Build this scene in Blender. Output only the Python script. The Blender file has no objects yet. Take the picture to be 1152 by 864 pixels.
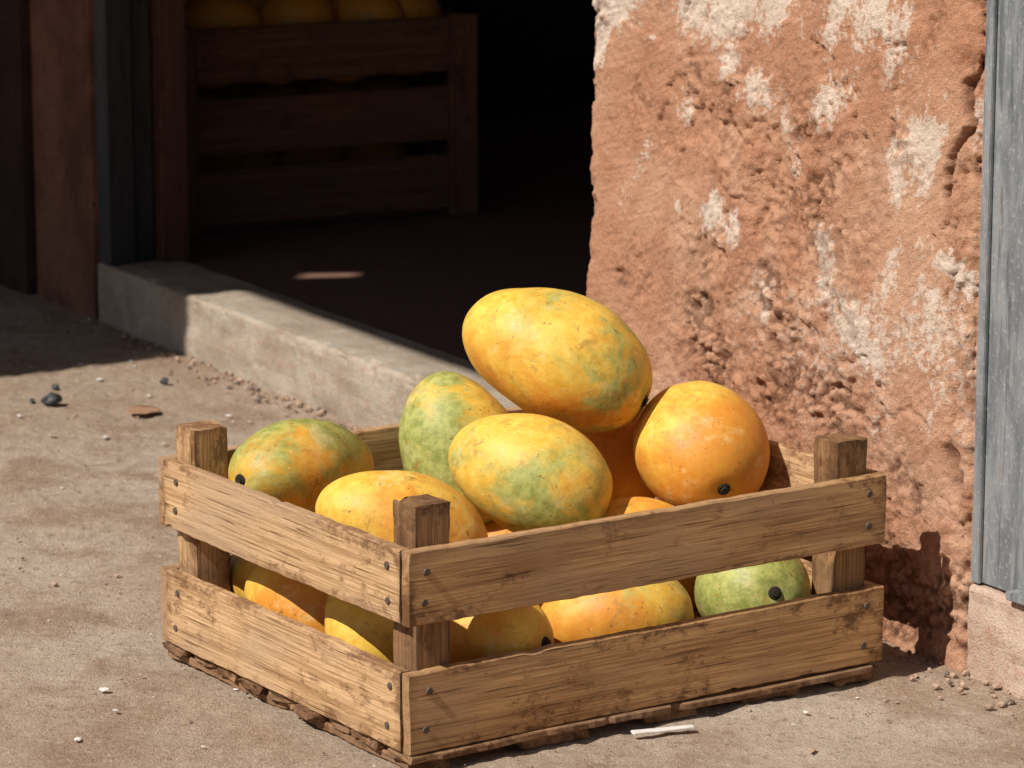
import bpy, bmesh, math, random
import numpy as np
from mathutils import Vector, noise, Matrix
random.seed(7)
scene=bpy.context.scene
col=scene.collection
V=Vector
def N3(x,y,z): return noise.noise(V((x,y,z)))
def fbm(x,y,z,o=4):
    return noise.fractal(V((x,y,z)),1.0,2.1,o)
def sm(a,b,x):
    t=max(0.0,min(1.0,(x-a)/(b-a))); return t*t*(3-2*t)

# ---------------------------------------------------------------- shaders
class MB:
    def __init__(s,name):
        s.m=bpy.data.materials.new(name); s.m.use_nodes=True
        s.t=s.m.node_tree; s.n=s.t.nodes; s.l=s.t.links
        s.b=s.n['Principled BSDF']
    def new(s,t,**k):
        n=s.n.new(t)
        for a,b in k.items(): setattr(n,a,b)
        return n
    def put(s,sock,v):
        if hasattr(v,'is_linked') or hasattr(v,'links'): s.l.new(v,sock)
        else: sock.default_value=v
    def coord(s,kind='Object'):
        return s.new('ShaderNodeTexCoord').outputs[kind]
    def attr(s,name,out='Vector'):
        n=s.new('ShaderNodeAttribute'); n.attribute_name=name; return n.outputs[out]
    def mapp(s,v,scale=(1,1,1),loc=(0,0,0),rot=(0,0,0)):
        n=s.new('ShaderNodeMapping'); s.l.new(v,n.inputs['Vector'])
        n.inputs['Scale'].default_value=scale; n.inputs['Location'].default_value=loc; n.inputs['Rotation'].default_value=rot
        return n.outputs[0]
    def noise(s,v,scale,det=3,rough=.55,dist=0.0):
        n=s.new('ShaderNodeTexNoise'); s.l.new(v,n.inputs['Vector'])
        n.inputs['Scale'].default_value=scale;n.inputs['Detail'].default_value=det
        n.inputs['Roughness'].default_value=rough;n.inputs['Distortion'].default_value=dist
        return n.outputs['Fac']
    def voro(s,v,scale,feature='F1',out='Distance',rand=1.0):
        n=s.new('ShaderNodeTexVoronoi',feature=feature); s.l.new(v,n.inputs['Vector'])
        n.inputs['Scale'].default_value=scale; n.inputs['Randomness'].default_value=rand
        return n.outputs[out]
    def math(s,op,a,b=0.0,c=None,clamp=False):
        n=s.new('ShaderNodeMath',operation=op); n.use_clamp=clamp
        s.put(n.inputs[0],a); s.put(n.inputs[1],b)
        if c is not None: s.put(n.inputs[2],c)
        return n.outputs[0]
    def rng(s,v,a,b,c=0.0,d=1.0,smooth=True):
        n=s.new('ShaderNodeMapRange'); n.interpolation_type='SMOOTHSTEP' if smooth else 'LINEAR'
        s.put(n.inputs['Value'],v)
        n.inputs['From Min'].default_value=a;n.inputs['From Max'].default_value=b
        n.inputs['To Min'].default_value=c;n.inputs['To Max'].default_value=d
        return n.outputs[0]
    def mix(s,f,a,b,bt='MIX'):
        n=s.new('ShaderNodeMix',data_type='RGBA',blend_type=bt)
        s.put(n.inputs[0],f)
        for sock,v in ((n.inputs[6],a),(n.inputs[7],b)):
            if isinstance(v,(tuple,list)): v=tuple(v)+((1,) if len(v)==3 else ())
            s.put(sock,v)
        return n.outputs[2]
    def bump(s,h,strength=.5,dist=.002,normal=None):
        n=s.new('ShaderNodeBump'); s.l.new(h,n.inputs['Height'])
        n.inputs['Strength'].default_value=strength;n.inputs['Distance'].default_value=dist
        if normal is not None: s.l.new(normal,n.inputs['Normal'])
        return n.outputs[0]
    def done(s,colr,rough=.8,normal=None,metal=0.0,spec=None):
        if isinstance(colr,(tuple,list)): colr=tuple(colr)+((1,) if len(colr)==3 else ())
        s.put(s.b.inputs['Base Color'],colr); s.put(s.b.inputs['Roughness'],rough)
        s.b.inputs['Metallic'].default_value=metal
        if spec is not None: s.b.inputs['Specular IOR Level'].default_value=spec
        if normal is not None: s.l.new(normal,s.b.inputs['Normal'])
        return s.m

def wood_mat(name,light,dark,stain,stain_amt=.5,bump=.6,lo=.555,hi=.70):
    m=MB(name); p=m.attr('bcoord'); r=m.attr('brnd','Fac'); dirt=m.attr('dirt','Fac')
    g1=m.noise(m.mapp(p,(8,420,420)),1.0,5,.78)
    g3=m.noise(m.mapp(p,(2.2,90,90)),1.0,3,.55,.3)
    g=m.math('ADD',m.math('MULTIPLY',g1,.7),m.math('MULTIPLY',g3,.3))
    base=m.mix(m.rng(g,.40,.58),dark,light)
    base=m.mix(m.rng(r,0,1,0,.20,False),base,(dark[0]*1.2,dark[1]*1.35,dark[2]*1.6))
    s1=m.noise(m.mapp(p,(26,34,34),(3,1,5)),1.0,6,.80,.2)
    s4=m.noise(m.mapp(p,(4.5,9,9),(1,7,2)),1.0,2,.6)
    st=m.rng(m.math('ADD',m.math('ADD',s1,m.math('MULTIPLY',dirt,.10)),m.math('ADD',m.math('MULTIPLY',m.math('SUBTRACT',s4,.5),.4),m.math('MULTIPLY',m.math('SUBTRACT',g1,.5),.45))),lo,hi,0,stain_amt)
    base=m.mix(st,base,stain)
    grey=(light[0]*.62,light[1]*.66,light[2]*.80)
    base=m.mix(m.rng(s4,.56,.36,0,.6),base,grey)
    crack=m.noise(m.mapp(p,(11,560,560),(7,3,1)),1.0,2,.5)
    base=m.mix(m.rng(crack,.64,.71,0,.8),base,stain)
    base=m.mix(m.math('MULTIPLY',dirt,.32),base,(stain[0]*1.6,stain[1]*1.8,stain[2]*2.0))
    n=m.bump(m.math('SUBTRACT',g1,m.rng(crack,.62,.71,0,.7)),bump,.0026)
    return m.done(base,.9,n,spec=.15)

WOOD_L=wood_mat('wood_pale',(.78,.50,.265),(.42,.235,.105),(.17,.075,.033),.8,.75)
WOOD_R=wood_mat('wood_warm',(.78,.46,.205),(.38,.195,.078),(.13,.054,.022),.85,.75)
WOOD_P=wood_mat('wood_post',(.42,.235,.105),(.20,.10,.045),(.08,.035,.015),.7)
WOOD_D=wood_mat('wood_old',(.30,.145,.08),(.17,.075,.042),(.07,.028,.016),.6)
WOOD_J=wood_mat('wood_jamb',(.15,.065,.042),(.08,.035,.024),(.04,.015,.01),.6)  # left jamb: albedo lowered, shade of the doorway put into the colour
WOOD_F=wood_mat('wood_floor',(.46,.27,.14),(.24,.12,.06),(.08,.035,.015),.8)

def adobe_wall():
    m=MB('adobe_plaster'); p=m.coord('Object')
    a1=m.attr('n1','Fac'); a2=m.attr('n2','Fac'); pa=m.attr('pale','Fac'); rg=m.attr('rough','Fac')
    n3=m.noise(p,120,6,.75); sand=m.noise(p,620,2,.6)
    base=m.mix(a1,(.575,.285,.165),(.665,.385,.245))
    base=m.mix(m.math('MULTIPLY',a2,.6),base,(.47,.21,.115))
    wf=m.rng(m.math('ADD',pa,m.math('MULTIPLY',m.math('SUBTRACT',n3,.5),1.8)),.36,.64,0,.88)
    base=m.mix(wf,base,(.86,.71,.58))
    base=m.mix(m.math('MULTIPLY',m.rng(n3,.56,.67),m.math('ADD',m.math('MULTIPLY',rg,.75),.15)),base,(.24,.09,.045))
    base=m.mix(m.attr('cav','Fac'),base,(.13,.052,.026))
    base=m.mix(m.rng(sand,.58,.70,0,.5),base,(.80,.60,.46)); base=m.mix(m.rng(sand,.42,.30,0,.55),base,(.30,.145,.08))
    h=m.math('ADD',n3,m.math('MULTIPLY',sand,.20))
    return m.done(base,.95,m.bump(h,.8,.0085),spec=.1)
ADOBE=adobe_wall()
def adobe_s(name,c1,c2):
    m=MB(name); p=m.coord('Object'); n1=m.noise(p,9,5,.65,.3); n2=m.noise(p,90,3,.65)
    b=m.mix(m.rng(n1,.35,.65),c1,c2); b=m.mix(m.rng(n2,.55,.7,0,.6),b,tuple(x*.5 for x in c1))
    return m.done(b,.95,m.bump(n2,.7,.005),spec=.1)
ADOBE_S=adobe_s('adobe_plain',(.42,.20,.125),(.48,.26,.17))
ADOBE_D=adobe_s('adobe_shade_tint',(.14,.062,.04),(.24,.11,.07))  # left wall: plaster colour darkened to stand in for shade
ADOBE_DD=adobe_s('adobe_deep_shade_tint',(.045,.024,.018),(.07,.034,.024))  # pilaster: deeper shade painted into the plaster colour

def conc_mat(name,c1,c2,dirt):
    m=MB(name); p=m.coord('Object')
    n1=m.noise(p,9,4,.65,.4); n2=m.noise(p,60,5,.75); n3=m.noise(p,420,2,.6)
    b=m.mix(m.rng(n1,.35,.65),c1,c2); b=m.mix(m.rng(n2,.48,.66,0,.75),b,dirt)
    b=m.mix(m.rng(n3,.58,.7,0,.6),b,(.58,.50,.40)); b=m.mix(m.rng(n3,.43,.3,0,.6),b,tuple(x*.4 for x in c1))
    h=m.math('ADD',n2,m.math('MULTIPLY',n3,.4))
    return m.done(b,.9,m.bump(h,.7,.005),spec=.2)
CONC=conc_mat('concrete_weathered',(.34,.265,.20),(.46,.385,.30),(.38,.25,.165))
CONC_P=conc_mat('concrete_dusty',(.48,.34,.25),(.56,.42,.32),(.42,.23,.145))

def ground_mat():
    m=MB('dusty_ground'); p=m.coord('Object')
    a1=m.attr('n1','Fac'); a2=m.attr('n2','Fac')
    n3=m.noise(p,75,6,.80); n4=m.noise(p,520,3,.7)
    b=m.mix(a1,(.48,.355,.255),(.58,.455,.345))
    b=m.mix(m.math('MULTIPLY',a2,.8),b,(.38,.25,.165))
    b=m.mix(m.rng(n3,.53,.64,0,.7),b,(.27,.175,.115))
    b=m.mix(m.rng(n3,.45,.34,0,.55),b,(.69,.56,.44))
    b=m.mix(m.rng(n4,.57,.66,0,.8),b,(.80,.68,.55)); b=m.mix(m.rng(n4,.44,.34,0,.8),b,(.17,.105,.07))
    h=m.math('ADD',n3,m.math('MULTIPLY',n4,.45))
    return m.done(b,.95,m.bump(h,.85,.008),spec=.12)
GROUND=ground_mat()
def steel_mat(name,c1,c2,sp):
    m=MB(name); p=m.coord('Object')
    n1=m.noise(m.mapp(p,(34,34,9)),1.0,6,.78,.4); n2=m.noise(p,190,3,.6); n3=m.noise(m.mapp(p,(120,120,9)),1,3,.6)
    b=m.mix(m.rng(n1,.38,.62),c1,c2); b=m.mix(m.rng(n2,.56,.68,0,.45),b,sp)
    b=m.mix(m.rng(n3,.53,.66,0,.65),b,tuple(x*.45 for x in c1)); b=m.mix(m.rng(n1,.57,.66,0,.6),b,(sp[0]*.6,sp[1]*.47,sp[2]*.38))
    return m.done(b,m.rng(n1,.3,.7,.5,.75),m.bump(n2,.3,.0015),metal=.1)
STEEL=steel_mat('galvanised_steel',(.165,.178,.188),(.275,.290,.295),(.46,.45,.42))
STEEL_D=steel_mat('steel_shade_tint',(.022,.022,.024),(.040,.039,.040),(.05,.042,.036))  # left frame steel, its shade built into a darker base colour
def plain(name,c,rough=.8,metal=0):
    m=MB(name); p=m.coord('Object'); n=m.noise(p,90,4,.65)
    return m.done(m.mix(n,tuple(x*.6 for x in c),tuple(min(1,x*1.3) for x in c)),rough,m.bump(n,.4,.002),metal=metal)
NAIL=plain('nail_steel',(.12,.085,.06),.7,.2)
STONE_W=plain('pale_chip',(.72,.67,.61)); STONE_D=plain('grey_stone',(.18,.13,.10)); STONE_B=plain('tan_stone',(.44,.30,.21))
DARKPEB=plain('dark_pebble',(.05,.05,.055),.6); DRYLEAF=plain('dry_leaf',(.36,.20,.11),.8)
CLOTH=plain('shade_blocker_cloth',(.12,.09,.07),.9); STEMM=plain('mango_stem',(.022,.014,.008),.9)
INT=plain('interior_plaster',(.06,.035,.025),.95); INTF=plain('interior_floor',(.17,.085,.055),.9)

# ---------------------------------------------------------------- mesh helpers
def mkobj(name,verts,faces,mat,parent=None,smooth=False,loc=None):
    me=bpy.data.meshes.new(name); me.from_pydata([tuple(v) for v in verts],[],faces); me.update()
    ob=bpy.data.objects.new(name,me); col.objects.link(ob)
    if mat: me.materials.append(mat)
    if smooth: me.polygons.foreach_set('use_smooth',[True]*len(me.polygons))
    if parent: ob.parent=parent
    if loc is not None: ob.location=loc
    return ob
def empty(name,loc=(0,0,0),rz=0):
    e=bpy.data.objects.new(name,None); e.empty_display_size=.1; e.location=loc; e.rotation_euler=(0,0,rz); col.objects.link(e); return e
def attrf(me,name,vals):
    a=me.attributes.new(name,'FLOAT','POINT'); a.data.foreach_set('value',vals)
def recalc(ob):
    bm=bmesh.new(); bm.from_mesh(ob.data); bmesh.ops.recalc_face_normals(bm,faces=bm.faces); bm.to_mesh(ob.data); bm.free()

def board(name,L,W,T,mat,parent,origin,xd,yd,zd,rough=.0009,jag=.0015,seed=None,c=.0015,bow=0.0):
    """rough sawn board: x along length, y width, z thickness; origin=centre of start end"""
    seed=random.random()*100 if seed is None else seed
    n=max(4,int(L/.006)); xd,yd,zd=V(xd),V(yd),V(zd); O=V(origin)
    cs=[]
    ny=6
    hw,ht=W/2,T/2
    for i in range(ny+1): cs.append((-hw+c+(W-2*c)*i/ny, ht))
    cs.append((hw,ht-c)); cs.append((hw,-ht+c))
    for i in range(ny+1): cs.append((hw-c-(W-2*c)*i/ny,-ht))
    cs.append((-hw,-ht+c)); cs.append((-hw,ht-c))
    m=len(cs); vs=[];bc=[];dr=[]
    for k in range(n+1):
        x=L*k/n
        for j,(y,z) in enumerate(cs):
            xx=x
            if k==0: xx+=abs(N3(y*90,z*90,seed))*jag*2
            if k==n: xx-=abs(N3(y*90,z*90,seed+9))*jag*2
            e=N3(x*28,math.copysign(3,y) ,seed)*rough*1.1+N3(x*90,math.copysign(5,y),seed)*rough*.7
            e-=max(0,N3(x*38,math.copysign(9,y),seed+5)-.44)*rough*12
            yy=y+(math.copysign(1,y)*e if abs(y)>hw*.9 else 0)
            zz=z+N3(x*9,y*30,seed+3)*rough*.9+bow*math.sin(math.pi*x/L)
            vs.append(O+xd*xx+yd*yy+zd*zz); bc.append((xx+seed*3.1,yy+seed*1.7,zz+seed*.9))
            d=max(sm(.012,.0,min(x,L-x)),.8*(abs(y)>hw-c*1.5)); dr.append(min(1,d*.9))
    fs=[]
    for k in range(n):
        for j in range(m):
            a=k*m+j;b=k*m+(j+1)%m; fs.append((a,a+m,b+m,b))
    fs.append(tuple(range(m))); fs.append(tuple(reversed(range(n*m,(n+1)*m))))
    ob=mkobj(name,vs,fs,mat,parent); recalc(ob)
    me=ob.data
    a=me.attributes.new('bcoord','FLOAT_VECTOR','POINT'); a.data.foreach_set('vector',[q for t in bc for q in t])
    attrf(me,'brnd',[ (seed*7.31)%1.0 ]*len(me.vertices)); attrf(me,'dirt',dr)
    return ob

def box(name,lo,hi,mat,parent=None,bev=.002,basis=None):
    bm=bmesh.new(); bmesh.ops.create_cube(bm,size=1)
    for v in bm.verts:
        v.co=V([lo[i]+(hi[i]-lo[i])*(v.co[i]+.5) for i in range(3)])
    if bev: bmesh.ops.bevel(bm,geom=bm.edges[:],offset=bev,segments=2,affect='EDGES')
    if basis:
        for v in bm.verts: v.co=basis(v.co)
    bmesh.ops.recalc_face_normals(bm,faces=bm.faces)
    me=bpy.data.meshes.new(name); bm.to_mesh(me); bm.free(); me.materials.append(mat)
    ob=bpy.data.objects.new(name,me); col.objects.link(ob)
    if parent: ob.parent=parent
    return ob

# ---------------------------------------------------------------- frames of reference
FA=math.radians(119.7); E=V((math.cos(FA),math.sin(FA),0)); NN=V((-E.y,E.x,0)); FO=V((.454,3.411,0))
def fac(p): # (s along facade, n outward, z)
    return FO+E*p[0]+NN*p[1]+V((0,0,p[2]))
SAZ=math.radians(36.5); SEL=math.radians(48)
SD=V((math.cos(SAZ)*math.cos(SEL),math.sin(SAZ)*math.cos(SEL),-math.sin(SEL)))

# ---------------------------------------------------------------- ground
def axis(lo,hi,step,far):
    a=list(np.arange(lo,hi+1e-6,step)); g=step
    x=hi
    while x<far: g*=1.35; x+=g; a.append(x)
    g=step; x=lo; pre=[]
    while x>-far: g*=1.35; x-=g; pre.append(x)
    return list(reversed(pre))+a
xs=axis(-.95,.75,.0052,60); ys=axis(2.75,5.5,.009,60)
vs=[];A1=[];A2=[]
for y in ys:
    for x in xs:
        z=0; a1=a2=.5
        if -1.5<x<1.3 and 2.3<y<6.5:
            q=fbm(x*22,y*22,4,5)
            z=fbm(x*3,y*3,0,3)*.0030+q*.0028+fbm(x*75,y*75,9,3)*.0015
            z=min(z,.0065)
            dd=(V((x,y,0))-FO).dot(NN)
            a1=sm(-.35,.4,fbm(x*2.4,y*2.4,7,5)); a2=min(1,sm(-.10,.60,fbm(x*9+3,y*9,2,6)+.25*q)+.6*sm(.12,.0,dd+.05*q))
        vs.append((x,y,z-.002)); A1.append(a1); A2.append(a2)
w=len(xs); fs=[(j*w+i,j*w+i+1,(j+1)*w+i+1,(j+1)*w+i) for j in range(len(ys)-1) for i in range(w-1)]
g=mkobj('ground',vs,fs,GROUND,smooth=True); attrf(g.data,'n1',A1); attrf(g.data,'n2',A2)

def pebble_mesh(bm,c,r,flat,seed,mi=0):
    g=bmesh.ops.create_icosphere(bm,subdivisions=2 if r>.006 else 1,radius=1)
    rot=Matrix.Rotation(random.random()*6.28,3,'Z')@Matrix.Rotation(random.uniform(-.2,.2),3,'X')
    sx,sy=random.uniform(.8,1.5),random.uniform(.6,1.0)
    for v in g['verts']:
        q=v.co*(1+.5*N3(v.co.x*1.6+seed,v.co.y*1.6,v.co.z*1.6)); q=V((q.x*sx,q.y*sy,q.z*flat))
        v.co=rot@q*r+V(c)
    for f in set(f for v in g['verts'] for f in v.link_faces): f.material_index=mi
bm=bmesh.new()
for i in range(2600):
    x=random.uniform(-1.2,.9); y=random.uniform(2.7,5.4)
    if (V((x,y,0))-FO).dot(NN)<.01: continue
    if fbm(x*3,y*3,5,2)<-.1 and random.random()<.7: continue
    k=random.random(); r=random.choice([.0009,.0011,.0013,.0016,.002,.0028]) 
    if random.random()<.03: r=.0045
    mi=0 if k<.22 else (1 if k<.55 else 2)
    pebble_mesh(bm,(x,y,r*.2+.001),r,.5 if mi else .25,i,mi)
for i in range(700):
    s=random.uniform(-.15,2.2); n=abs(random.gauss(0,.028))+.002; r=random.choice([.001,.0014,.002,.003,.0045])
    p=fac((s,n,0)); pebble_mesh(bm,(p.x,p.y,r*.3),r,.7,i,random.choice([1,2,2,2]))
for (x,y,r) in ((-.408,3.18,.006),(-.402,3.343,.005),(-.272,3.343,.0035),(.20,3.05,.003),(-.30,3.02,.002),(-.33,3.75,.003),(-.6,4.5,.005),(-.35,4.35,.005),(-.55,4.2,.004),(-.66,4.62,.005),(-.45,4.45,.004),(-.50,4.75,.004),(-.38,4.62,.004),(-.58,4.86,.006),(-.62,4.97,.005),(-.54,4.95,.004)):
    pebble_mesh(bm,(x,y,.0016),r,.18,x*9,0)
me=bpy.data.meshes.new('gravel_debris'); bm.to_mesh(me); bm.free()
for mt in (STONE_W,STONE_D,STONE_B): me.materials.append(mt)
ob=bpy.data.objects.new('gravel_debris',me); col.objects.link(ob)
def single(name,c,r,flat,mat,seed=1):
    bm=bmesh.new(); pebble_mesh(bm,(0,0,0),r,flat,seed); bmesh.ops.subdivide_edges(bm,edges=bm.edges[:],cuts=1,use_grid_fill=True,smooth=.6)
    me=bpy.data.meshes.new(name); bm.to_mesh(me); bm.free(); me.materials.append(mat)
    me.polygons.foreach_set('use_smooth',[True]*len(me.polygons))
    o=bpy.data.objects.new(name,me); o.location=c; col.objects.link(o)
single('dark_pebble',(-.626,4.696,.007),.011,.75,DARKPEB,1)
single('dark_pebble',(-.486,4.834,.004),.0065,.8,DARKPEB,2)
single('dark_pebble',(-.635,4.80,.003),.005,.8,DARKPEB,3)
single('dark_pebble',(-.655,4.71,.003),.006,.6,DARKPEB,5)
def leafmesh(name,L,W,mat,loc,rot,curl=.2):
    vs=[];fs=[];n=14
    for i in range(n+1):
        t=i/n; hw=W*.5*math.sin(math.pi*t**.85)**.6 if 0<t<1 else .0004
        for j in (-1,-.5,0,.5,1):
            vs.append((L*(t-.5),hw*j,abs(j)*hw*.1+curl*L*(t-.5)**2+N3(t*4,j,1)*.0012))
    for i in range(n):
        for j in range(4): a=i*5+j; fs.append((a,a+1,a+6,a+5))
    o=mkobj(name,vs,fs,mat,smooth=True); md=o.modifiers.new('s','SOLIDIFY'); md.thickness=.0006
    o.location=loc;o.rotation_euler=rot; return o
leafmesh('dry_leaf',.046,.055,DRYLEAF,(-.495,4.640,.0025),(0,0,.3),.02)
sl=board('wood_sliver',.062,.009,.002,STONE_W,None,(.113,3.192,.004),(math.cos(.30),math.sin(.30),0),(-math.sin(.30),math.cos(.30),0),(0,0,1),seed=31,c=.0005)

# ---------------------------------------------------------------- building
bld=empty('adobe_building')
S1=.747
def blob(s,z,a,b,w):
    (s0,z0),(s1,z1)=a,b; dx,dz=s1-s0,z1-z0; L=dx*dx+dz*dz
    t=max(0,min(1,((s-s0)*dx+(z-z0)*dz)/L)) if L else 0
    d=math.hypot(s-s0-dx*t,z-z0-dz*t); return math.exp(-(d/w)**2)
BL=[((.262,.395),(.235,.33),.026,1.2),((.235,.345),(.175,.30),.030,1.2),((.053,.41),(.004,.385),.016,1.1),((.30,.62),(.20,.64),.05,.8),((.52,.62),(.38,.63),.05,.85),((.54,.50),(.535,.51),.022,1.1),
    ((.475,.40),(.45,.385),.032,.95),((.545,.40),(.545,.40),.012,1.2),((.33,.47),(.34,.52),.030,.75),((.65,.62),(.60,.66),.05,.8),((.13,.60),(.10,.66),.05,.75),((.36,.30),(.37,.33),.022,.8),((.13,.46),(.14,.52),.020,.85),((.44,.56),(.36,.54),.035,.95),((.22,.27),(.17,.22),.03,.5),((.62,.45),(.66,.38),.03,.5),((.28,.54),(.22,.56),.035,.85),((.08,.33),(.07,.37),.016,.7)]
CR=[(-.005,.615),(.028,.580),(.018,.548),(.046,.515),(.050,.47)]
CR2=[(.05,.47),(.03,.42),(.045,.37),(.028,.31),(.035,.24)]
CR3=[(.16,.245),(.13,.235),(.105,.25),(.07,.235)]
def pathpts():
    r=.014; pts=[]
    for n in np.linspace(-.30,-r,14): pts.append((S1,n,(1,0)))
    for k in range(1,6):
        a=k/6*math.pi/2; pts.append((S1-r+r*math.cos(a),-r+r*math.sin(a),(math.cos(a),math.sin(a))))
    for s in np.arange(S1-r,r,-.0024): pts.append((s,0,(0,1)))
    for k in range(0,6):
        a=k/6*math.pi/2; pts.append((r-r*math.sin(a),-r+r*math.cos(a),(-math.sin(a),math.cos(a))))
    for n in np.linspace(-r,-.12,16): pts.append((0,n,(-1,0)))
    return pts
PP=pathpts(); zs=list(np.arange(-.02,.71,.0023))+list(np.linspace(.73,2.5,30))
vs=[];pale=[];rg=[];A1=[];A2=[];CV=[]
for z in zs:
    for (s,n,(ns,nn)) in PP:
        u=s-n*1.0; cav=0; f2=0
        d=fbm(u*5,z*5,1,2)*.007
        f1=fbm(u*20,z*20,7,5); d+=f1*.0030
        rmask=sm(-.05,.30,fbm(u*6+3,z*6,12,3))
        zone=math.exp(-((s-.36)/.20)**2)*sm(.62,.5,z)*sm(.12,.3,z)+sm(.3,.08,z)*.9+sm(.07,.0,s)*.8
        rm=min(1,rmask*.6+zone*.75)
        if z<.72:
            f2=fbm(u*85,z*85,3,4); d+=f2*.0032*(.2+rm)
            cm=sm(-.03,.25,fbm(u*11+5,z*11,17,4))*rm    # crumbled clusters
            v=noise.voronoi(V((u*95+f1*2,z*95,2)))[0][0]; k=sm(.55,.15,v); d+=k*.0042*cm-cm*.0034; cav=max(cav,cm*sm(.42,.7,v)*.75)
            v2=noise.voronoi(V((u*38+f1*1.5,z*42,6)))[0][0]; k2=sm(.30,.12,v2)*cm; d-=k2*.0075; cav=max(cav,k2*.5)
            d+=N3((s*.5+z+.02*math.sin(s*14))*300,s*14-z*9,3)*.0013*(1-.8*rm)
        fl=fbm(u*4+9,z*4+2,5,6); d-=sm(.10,.113,fl)*.0042
        fl2=fbm(u*7+1,z*5+8,15,6); d-=sm(.24,.253,fl2)*.0040
        e=max(0,1-abs(s-S1)/.05); d-=e*(.004+.006*max(0,N3(z*9,1,1))+.005*N3(z*40,2,2)) if nn>.3 else 0
        e=max(0,1-s/.045); d-=e*(.003+.010*max(0,N3(z*11,4,1))+.007*N3(z*45,2,5)) if nn>.3 else 0
        if s<.18 and .2<z<.66 and nn>.5:
            jx=s+.006*N3(s*60,z*60,1)+.003*N3(s*200,z*200,1); jz=z+.006*N3(s*70,z*60,9)+.003*N3(s*200,z*200,4)
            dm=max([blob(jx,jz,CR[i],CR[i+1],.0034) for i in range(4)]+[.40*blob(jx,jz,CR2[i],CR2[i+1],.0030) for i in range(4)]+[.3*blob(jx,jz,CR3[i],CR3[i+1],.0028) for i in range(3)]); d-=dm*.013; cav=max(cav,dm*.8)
            if z>.44 and jx<np.interp(z,[.47,.515,.548,.58,.615],[.05,.046,.018,.028,0]): d-=.004
        h=blob(s+.006*N3(s*90,z*90,1),z+.006*N3(s*90,z*90,8),(.036,.215),(.026,.185),.010) if nn>.5 else 0
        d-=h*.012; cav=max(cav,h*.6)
        d+=sm(.05,.0,z)*.006
        p=fac((s+ns*d,n+nn*d,z)); vs.append(p)
        if nn>.5 and z<.75:
            wv=fbm(u*3+f1*.25,z*5,22,5); st=fbm((u+z*.35)*14,z*5-u*2,31,4)
            ps=max(b[3]*blob(s+.014*f1,z+.014*f2,*b[:3]) for b in BL)*(.80+.8*st)
            wash=sm(-.05,.5,wv*.8+st*.65)*(.45+.45*sm(.25,.6,z))
            pale.append(max(ps,wash)*(1-.25*rm))
        else: pale.append(.1)
        rg.append(rm); A1.append(sm(-.4,.4,fbm(u*4,z*4,40,3))); A2.append(sm(.0,.7,f1+.3*rm)); CV.append(cav)
w=len(PP); fs=[(j*w+i,j*w+i+1,(j+1)*w+i+1,(j+1)*w+i) for j in range(len(zs)-1) for i in range(w-1)]
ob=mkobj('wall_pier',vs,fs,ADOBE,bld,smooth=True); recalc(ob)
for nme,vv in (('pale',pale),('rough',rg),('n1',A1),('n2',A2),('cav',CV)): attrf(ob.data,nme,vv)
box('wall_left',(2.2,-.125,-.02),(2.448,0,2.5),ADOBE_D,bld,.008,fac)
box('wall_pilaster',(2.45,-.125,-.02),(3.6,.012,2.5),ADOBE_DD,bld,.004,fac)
box('lintel',(.7475,-.30,1.95),(2.1995,-.004,2.5),ADOBE_S,bld,.006,fac)
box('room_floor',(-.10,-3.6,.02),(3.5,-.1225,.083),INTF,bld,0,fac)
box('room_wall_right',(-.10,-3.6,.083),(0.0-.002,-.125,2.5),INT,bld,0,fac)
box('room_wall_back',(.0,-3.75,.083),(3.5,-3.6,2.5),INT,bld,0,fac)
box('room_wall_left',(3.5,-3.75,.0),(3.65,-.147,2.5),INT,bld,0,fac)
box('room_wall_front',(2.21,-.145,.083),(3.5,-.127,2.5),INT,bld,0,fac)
box('roof',(-2.2,-3.8,2.502),(3.7,.1,2.65),ADOBE_S,bld,.01,fac)
box('wall_far_right',(-2.2,-.30,0),(-1.3,-.002,2.5),ADOBE_S,bld,.01,fac)
def slab(name,s0,s1,n0,n1,z1,mat,seed,parent=None):
    prof=[]
    r=.006
    prof.append((n1,-.02));
    for z in np.linspace(0,z1-r,10): prof.append((n1,z))
    for k in range(1,5): a=k/4*math.pi/2; prof.append((n1-r+r*math.cos(a),z1-r+r*math.sin(a)))
    for n in np.linspace(n1-r,n0,10)[1:]: prof.append((n,z1))
    prof.append((n0,-.02))
    vs=[];S=np.arange(s0,s1+.001,.009)
    for s in S:
        for (n,z) in prof:
            d=fbm(s*8,z*30+n*30,seed,4)*.0028; ch=max(0,fbm(s*26,z*40+n*40,seed,3)-.10)*.010 if (z>z1-.014 and n>n1-.014) else 0
            vs.append(fac((s,n+(d if z<z1-.002 else 0)-ch,z+(d*.5 if z>.02 else 0)-ch)))
    w=len(prof); fs=[(j*w+i,(j+1)*w+i,(j+1)*w+i+1,j*w+i+1) for j in range(len(S)-1) for i in range(w-1)]
    fs+= [tuple(range(w)),tuple(reversed(range((len(S)-1)*w,len(S)*w)))]
    o=mkobj(name,vs,fs,mat,parent); recalc(o); return o
slab('concrete_threshold',.755,2.197,-.12,0,.09,CONC,3)
slab('concrete_kerb',-1.6,-.002,-.14,.002,.092,CONC_P,8)

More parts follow.
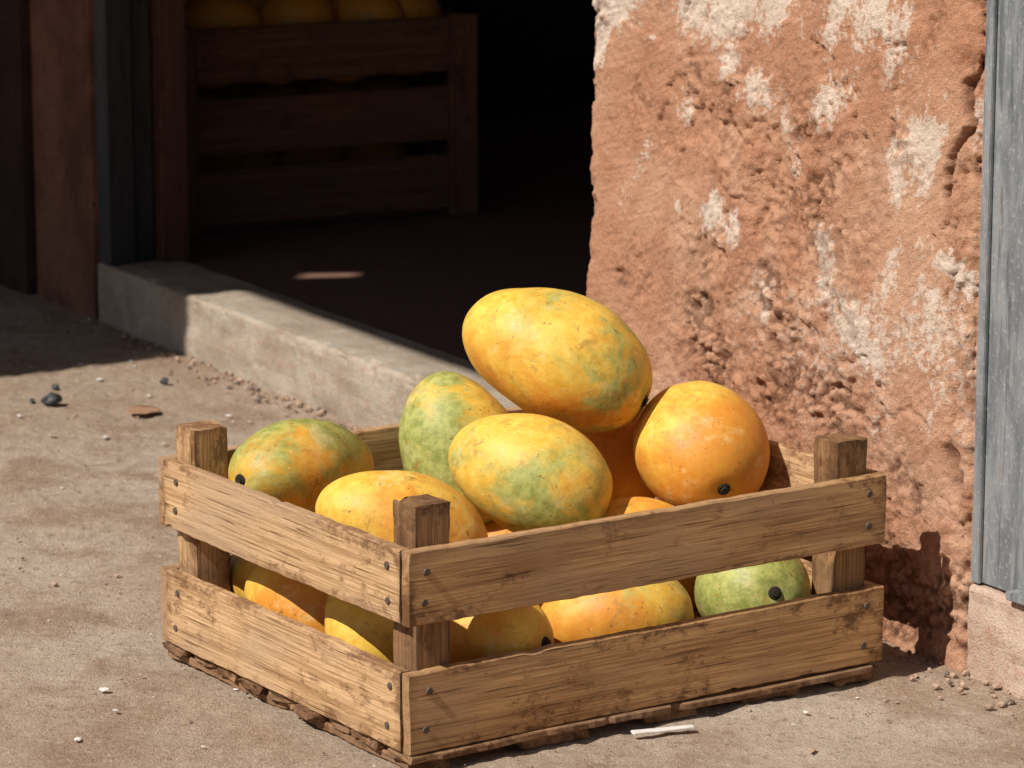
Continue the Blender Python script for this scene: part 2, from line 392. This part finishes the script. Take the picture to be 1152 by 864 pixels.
post=empty('steel_door_post')
box('channel_face',(-.135,-.024,.094),(-.004,-.006,2.4),STEEL,post,.0015,fac)
box('channel_lip',(-.018,-.0055,.094),(-.005,-.001,2.4),STEEL,post,.0008,fac)
box('channel_flange_outer',(-.135,-.0055,.094),(-.124,.016,2.4),STEEL,post,.001,fac)
box('base_plate',(-.122,-.0055,.0935),(-.075,.010,.102),STEEL,post,.001,fac)
vs=[];
for i in range(200):
    s=-.14-i*.006; n=-.05+.008*math.sin(i*.9)
    vs+= [fac((s,n,.094)),fac((s,n,2.4))]
fs=[(2*i,2*i+2,2*i+3,2*i+1) for i in range(199)]
mkobj('corrugated_metal_door',vs,fs,STEEL,smooth=True)
df=empty('door_frame')
box('steel_angle',(2.150,-.045,.091),(2.1985,-.004,1.94),STEEL_D,df,.002,fac)
box('steel_stop',(2.165,-.082,.091),(2.1985,-.050,1.94),STEEL_D,df,.002,fac)
board('wooden_jamb',1.85,.045,.05,WOOD_J,df,fac((2.165,-.108,.091)),(0,0,1),NN,E,seed=12)

# unseen overhead sheet, added and shaped to shade the doorway and left facade
H=2.0; t=math.tan(SEL); al=SAZ-(FA-math.pi/2)
k0=(H-.09)/t; nE=-.085+k0*math.cos(al); sh=k0*math.sin(al)
SB=1.862
outer=[(.752,0.002),(.752-(nE-.002)*math.tan(al),nE),(SB-sh,nE),(SB-sh,3.6),(4.6,3.6),(4.6,.065),(2.3,.065),(2.3,.002)]
P=V((-.282,5.238,.09)); hc=P-SD*((H-.09)/(-SD.z))
bm=bmesh.new()
vo=[bm.verts.new(fac((a,b,H))) for a,b in outer]
hd=V((1,.12,0)).normalized(); hp=V((-.12,1,0)).normalized()
vi=[bm.verts.new(hc+hd*a+hp*b) for a,b in ((-.045,-.022),(.04,-.018),(.046,.018),(-.035,.022))]  # hole added to drop a patch of sun on the room floor
ed=[bm.edges.new((vo[i],vo[(i+1)%len(vo)])) for i in range(len(vo))]+[bm.edges.new((vi[i],vi[(i+1)%4])) for i in range(4)]
bmesh.ops.triangle_fill(bm,edges=ed,use_beauty=True)
me=bpy.data.meshes.new('shade_blocker'); bm.to_mesh(me); bm.free(); me.materials.append(CLOTH)
aw=bpy.data.objects.new('shade_blocker',me); col.objects.link(aw)

# ---------------------------------------------------------------- mangoes
def mango_mat(name,gdir,gb,odir,ob_,seed,dull=1.0):
    m=MB(name); p=m.coord('Object')
    q=m.mapp(p,(1,1,1),(seed*1.3,seed*.7,seed*2.1))
    def dot(d):
        n=m.new('ShaderNodeVectorMath',operation='DOT_PRODUCT'); m.l.new(p,n.inputs[0]); n.inputs[1].default_value=V(d).normalized()*(1/.075); return n.outputs['Value']
    n1=m.noise(q,17,5,.68,.4); n2=m.noise(m.mapp(q,(1,1,1),(5,5,5)),13,4,.65,.3); n3=m.noise(q,75,5,.75)
    base=m.mix(m.rng(n3,.3,.7),(.72,.41,.045),(.85,.57,.10))
    of=m.rng(m.math('ADD',m.math('MULTIPLY',dot(odir),.45),m.math('ADD',m.math('MULTIPLY',m.math('SUBTRACT',n2,.5),2.8),ob_)),-.15,.75)
    base=m.mix(of,base,m.mix(n3,(.60,.20,.022),(.76,.34,.04)))
    gsrc=m.math('ADD',m.math('MULTIPLY',dot(gdir),.55),m.math('ADD',m.math('MULTIPLY',m.math('SUBTRACT',n1,.5),3.6),gb))
    gf=m.rng(m.math('ADD',gsrc,m.math('MULTIPLY',m.math('SUBTRACT',n3,.5),.9)),-.05,.75,0,.9)
    base=m.mix(gf,base,m.mix(m.rng(n3,.35,.65),(.19,.25,.06),(.40,.43,.13)))
    bl=m.noise(q,38,5,.78,.6); base=m.mix(m.rng(bl,.55,.68,0,.65),base,(.38,.185,.04))
    pl=m.noise(m.mapp(q,(1,1,1),(8,3,1)),24,5,.75,.3); base=m.mix(m.rng(pl,.54,.70,0,.35),base,(.88,.70,.34))
    sp=m.voro(q,120,'F1'); 
    base=m.mix(m.math('MULTIPLY',m.rng(sp,.17,.06,0,.75),m.rng(n2,.50,.60)),base,(.17,.08,.025))
    base=m.mix(m.math('MULTIPLY',m.rng(sp,.20,.10,0,.35),m.rng(n2,.52,.42)),base,(.88,.68,.30))
    sc=m.noise(m.mapp(q,(40,130,60),(1,2,3)),1,3,.7); base=m.mix(m.rng(sc,.66,.71,0,.7),base,(.20,.095,.03))
    mt=m.done(base,m.rng(n3,.3,.7,.42,.60),m.bump(n3,.35,.0022),spec=.36)
    return mt
CO=V((-.0932,3.075,0)); CA=.5947; e1=V((math.cos(CA),math.sin(CA),0)); e2=V((-e1.y,e1.x,0)); L1,L2=.5587,.4704
def loc2w(u,v,z): return CO+e1*u+e2*v+V((0,0,z))
mcount=[0]
def mango(c,ax,a,b,mat,stem=True,roll=0.0,bend=.07,egg=.10):
    mcount[0]+=1; sd=mcount[0]*3.7
    ax=V(ax).normalized(); up=V((0,0,1)) if abs(ax.z)<.9 else V((0,1,0))
    y=up.cross(ax).normalized(); z=ax.cross(y); R=Matrix((ax,y,z)).transposed()@Matrix.Rotation(roll,3,'X')
    nu,nv=40,56; vs=[];fs=[]
    for i in range(nu+1):
        t=math.pi*i/nu; ct,st=math.cos(t),math.sin(t)
        for j in range(nv):
            f=2*math.pi*j/nv; 
            x=ct; r=st**.94*(1+egg*ct-.05*ct*ct)
            py,pz=r*math.cos(f),r*math.sin(f)*.94
            dp=math.exp(-((st)/.16)**2)*(.035 if ct>0 else 0)
            P_=V((a*(x-dp),b*py,b*pz+bend*b*(x*x-.4)*-1))
            P_*=1+.030*N3(P_.x*20+sd,P_.y*20,P_.z*20)+.006*N3(P_.x*70+sd,P_.y*70,P_.z*70)
            vs.append(R@P_)
    pole=V(vs[0])
    for i in range(nu):
        for j in range(nv):
            A=i*nv+j;B=i*nv+(j+1)%nv; fs.append((A,B,B+nv,A+nv))
    ob=mkobj('mango',vs,fs,mat,smooth=True,loc=c)
    bm=bmesh.new(); bm.from_mesh(ob.data); bmesh.ops.remove_doubles(bm,verts=bm.verts,dist=1e-5); bmesh.ops.recalc_face_normals(bm,faces=bm.faces); bm.to_mesh(ob.data); bm.free()
    if stem:
        bm=bmesh.new(); bmesh.ops.create_cone(bm,cap_ends=True,segments=12,radius1=.0050,radius2=.0036,depth=.006)
        for vtx in bm.verts: vtx.co*=1+.2*N3(vtx.co.x*300,vtx.co.y*300,sd); vtx.co.z+=.0012
        g=bmesh.ops.create_cone(bm,cap_ends=True,segments=16,radius1=.0082,radius2=.0058,depth=.004)
        for vtx in g['verts']: vtx.co.x*=1+.2*N3(vtx.co.y*200,sd,1); vtx.co.z+=.0004
        M=Matrix.Translation(pole)@(ax.to_track_quat('Z','Y').to_matrix().to_4x4())
        bm.transform(M); me=bpy.data.meshes.new('stem_scar'); bm.to_mesh(me); bm.free(); me.materials.append(STEMM)
        so=bpy.data.objects.new('stem_scar',me); col.objects.link(so); so.parent=ob
    return ob
M=mango_mat
mango(loc2w(.372,.303,.297),(.9,-.16,-.40),.103,.070,M('mango_skin_1',(.9,-.3,.2),-.12,(-.2,-.5,-1),-.05,1))
mango(loc2w(.290,.231,.198),(.88,-.35,-.33),.087,.063,M('mango_skin_2',(-.2,-.4,-1),.18,(1,.2,.6),-.35,2),stem=False)
mango(loc2w(.318,.400,.188),(.35,-.2,-.85),.084,.063,M('mango_skin_3',(-1,-.3,-.1),.45,(1,0,0),-.6,3),stem=False)
mango(loc2w(.484,.206,.206),(.24,-.87,-.30),.082,.069,M('mango_skin_4',(-1,0,1),-1.0,(.4,-.2,-.6),.50,4),egg=.04,bend=.02)
mango(loc2w(.128,.400,.193),(-.66,-.74,.06),.090,.053,M('mango_skin_5',(.1,.2,1),.35,(.9,-.3,-.6),.40,5))
mango(loc2w(.140,.232,.164),(.92,.1,-.36),.088,.058,M('mango_skin_6',(-1,0,-.6),-.55,(.9,-.3,-.3),.10,6),stem=False)
mango(loc2w(.465,.335,.168),(.2,.1,.9),.075,.058,M('mango_skin_7',(0,0,1),-1.2,(0,-1,0),.5,7),stem=False)
mango(loc2w(.375,.175,.125),(.9,-.2,.1),.070,.050,M('mango_skin_8',(0,0,1),-1.0,(0,-1,0),.5,8),stem=False)
mango(loc2w(.078,.305,.078),(.7,-.5,-.2),.075,.050,M('mango_skin_9',(0,0,1),-1.0,(0,-1,0),.5,9),stem=False)
mango(loc2w(.085,.195,.080),(.3,-.5,-.7),.066,.050,M('mango_skin_10',(0,0,1),-1.0,(0,1,0),-.2,10),stem=False)
mango(loc2w(.135,.088,.090),(.86,-.50,.06),.074,.052,M('mango_skin_11',(1,0,0),-.7,(-1,-1,0),.25,11))
mango(loc2w(.292,.088,.083),(.98,.1,.1),.078,.054,M('mango_skin_12',(1,0,.2),-.15,(-1,-1,-.5),.2,12),stem=False)
mango(loc2w(.462,.092,.084),(.30,-.92,.24),.068,.057,M('mango_skin_13',(0,-1,0),.55,(0,0,-1),-.3,13))
gen=M('mango_skin_14',(0,0,1),-.5,(0,-1,0),.1,14)
for (u,v,z,ax) in ((.215,.24,.08,(.5,.8,0)),(.335,.215,.08,(.2,.9,.1)),(.45,.23,.08,(.9,.3,0)),(.11,.40,.08,(.8,-.5,0)),(.245,.385,.08,(.3,.9,0)),(.36,.37,.08,(.9,.2,0)),(.475,.38,.08,(.2,.9,0))):
    mango(loc2w(u,v,z),ax,.072,.052,gen,stem=False)

# ---------------------------------------------------------------- crate
cr=empty('wooden_crate'); zup=V((0,0,1)); T=.012
ZL=(.018,.0945); ZU=(.1385,.2085)
def nails(parent,pts):
    bm=bmesh.new()
    for (p,d) in pts:
        g=bmesh.ops.create_cone(bm,cap_ends=True,segments=12,radius1=.0040,radius2=.0032,depth=.0022)
        Mx=Matrix.Translation(p)@V(d).to_track_quat('Z','Y').to_matrix().to_4x4()
        bmesh.ops.transform(bm,matrix=Mx,verts=g['verts'])
    me=bpy.data.meshes.new('nails'); bm.to_mesh(me); bm.free(); me.materials.append(NAIL)
    o=bpy.data.objects.new('nails',me); col.objects.link(o); o.parent=parent
npt=[]
for nm,(z0,z1) in (('lower',ZL),('upper',ZU)):
    W=z1-z0; zc=(z0+z1)/2
    board(nm+'_front_plank',L1,W,T,WOOD_R,cr,loc2w(0,T/2,zc),e1,zup,-e2,rough=.0010,jag=.002)
    board(nm+'_back_plank',L1,W,T,WOOD_L,cr,loc2w(0,L2-T/2,zc),e1,zup,e2)
    board(nm+'_left_plank',L2-2*T-.003,W,T,WOOD_L,cr,loc2w(T/2-.001,T+.0015,zc),e2,zup,-e1,rough=.0010,jag=.002)
    board(nm+'_right_plank',L2-2*T-.003,W,T,WOOD_L,cr,loc2w(L1-T/2+.001,T+.0015,zc),e2,zup,e1)
    for fz in (.27,.74):
        z=z0+W*fz
        for u in (.020,L1-.024): npt.append((loc2w(u+random.uniform(-.004,.004),-.0004,z+random.uniform(-.003,.003)),-e2))
        for v in (.033,L2-.036): npt.append((loc2w(-.0014,v+random.uniform(-.004,.004),z+random.uniform(-.003,.003)),-e1))
nails(cr,npt)
PW,PT=.042,.036
for i,(u,v,hz) in enumerate(((T+.001,T+.001,.247),(L1-T-PW-.001,T+.001,.245),(T+.001,L2-T-PT-.001,.243),(L1-T-PW-.001,L2-T-PT-.001,.25))):
    board('corner_post_%d'%(i+1),hz-.018,PW,PT,WOOD_P if i!=2 else WOOD_L,cr,loc2w(u+PW/2,v+PT/2,.018),zup,e1,e2,c=.003,jag=.003,rough=.0012)
ns=9; pitch=(L2)/ns
for i in range(ns):
    w=pitch-random.uniform(.006,.014); off=random.uniform(-.003,.006)
    vv=pitch*(i+.5)+random.uniform(-.003,.003)
    if i==0: vv=w/2-.0025; off=.001
    board('floor_slat_%d'%(i+1),L1+off+(random.uniform(-.006,.006) if i else -.01),w,.0075,WOOD_F,cr,loc2w(-off,vv,.0135+random.uniform(-.0008,0)),e1,e2,zup,rough=.0028,jag=.006)
for i,(u,w) in enumerate(((.006,.04),(.13,.075),(.27,.06),(.385,.07),(.50,.05))):
    board('runner_%d'%(i+1),L2-.004,w,.0090,WOOD_F,cr,loc2w(u+w/2,random.uniform(.001,.004),.0042),e2,e1,zup,rough=.002,jag=.006)

ic=empty('wooden_crate'); 
ia=math.atan2(.25,.468); f1=V((math.cos(ia),math.sin(ia),0)); f2=V((-f1.y,f1.x,0)); IO=V((-.061,5.846,.084))-f1*.56
def iw(u,v,z): return IO+f1*u+f2*v+V((0,0,z))
for k,(z0,z1) in enumerate(((.012,.102),(.126,.216),(.240,.330))):
    zc=(z0+z1)/2
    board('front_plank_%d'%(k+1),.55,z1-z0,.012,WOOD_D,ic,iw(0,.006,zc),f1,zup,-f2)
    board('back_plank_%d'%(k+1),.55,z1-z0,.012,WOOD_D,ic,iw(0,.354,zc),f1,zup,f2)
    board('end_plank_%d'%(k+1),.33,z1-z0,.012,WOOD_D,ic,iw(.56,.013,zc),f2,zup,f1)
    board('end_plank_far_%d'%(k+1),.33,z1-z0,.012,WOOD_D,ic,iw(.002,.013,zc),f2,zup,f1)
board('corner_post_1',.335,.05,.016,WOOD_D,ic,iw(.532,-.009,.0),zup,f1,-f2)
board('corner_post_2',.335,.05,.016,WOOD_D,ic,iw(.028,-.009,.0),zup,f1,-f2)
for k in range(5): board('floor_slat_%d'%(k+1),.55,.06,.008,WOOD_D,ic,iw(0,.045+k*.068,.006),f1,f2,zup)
gd=M('mango_skin_15',(0,0,1),-1.1,(0,-1,0),1.3,15)
for i in range(4):
    for k in range(3):
        for z in (.065,.165,.275,.333):
            if z<.2 and k==0: continue
            mango(iw(.09+i*.125+random.uniform(-.01,.01)+(.05 if z in(.165,.333) and i<3 else 0),.085+k*.100,z-(.004 if z==.333 else 0)),(random.uniform(.5,1),random.uniform(-.5,.5),random.uniform(-.2,.2)),.072,.052,gd,stem=False)

# ---------------------------------------------------------------- light
w=bpy.data.worlds.new('World'); scene.world=w; w.use_nodes=True; nt=w.node_tree
sky=nt.nodes.new('ShaderNodeTexSky'); sky.sky_type='NISHITA'; sky.sun_disc=False
sky.sun_elevation=SEL; sky.sun_rotation=math.atan2(-SD.x,-SD.y)
bg=nt.nodes['Background']; nt.links.new(sky.outputs[0],bg.inputs[0]); bg.inputs[1].default_value=.05
sl_=bpy.data.lights.new('sun','SUN'); sl_.energy=5.0; sl_.angle=math.radians(.5); sl_.color=(1,.965,.91)
so=bpy.data.objects.new('sun',sl_); so.rotation_euler=SD.to_track_quat('-Z','Y').to_euler(); so.location=(-3,-1,5); col.objects.link(so)

# ---------------------------------------------------------------- camera
cam=bpy.data.cameras.new('camera'); co=bpy.data.objects.new('camera',cam); col.objects.link(co)
co.location=(0,0,1.0); co.rotation_euler=(math.pi/2-.204,0,0)
cam.sensor_width=36; cam.lens=3969.5*36/1152; cam.clip_start=.05; cam.clip_end=500
cam.dof.use_dof=True; cam.dof.focus_distance=3.35; cam.dof.aperture_fstop=14
scene.camera=co
scene.view_settings.view_transform='Standard'; scene.view_settings.look='None'; scene.view_settings.exposure=0
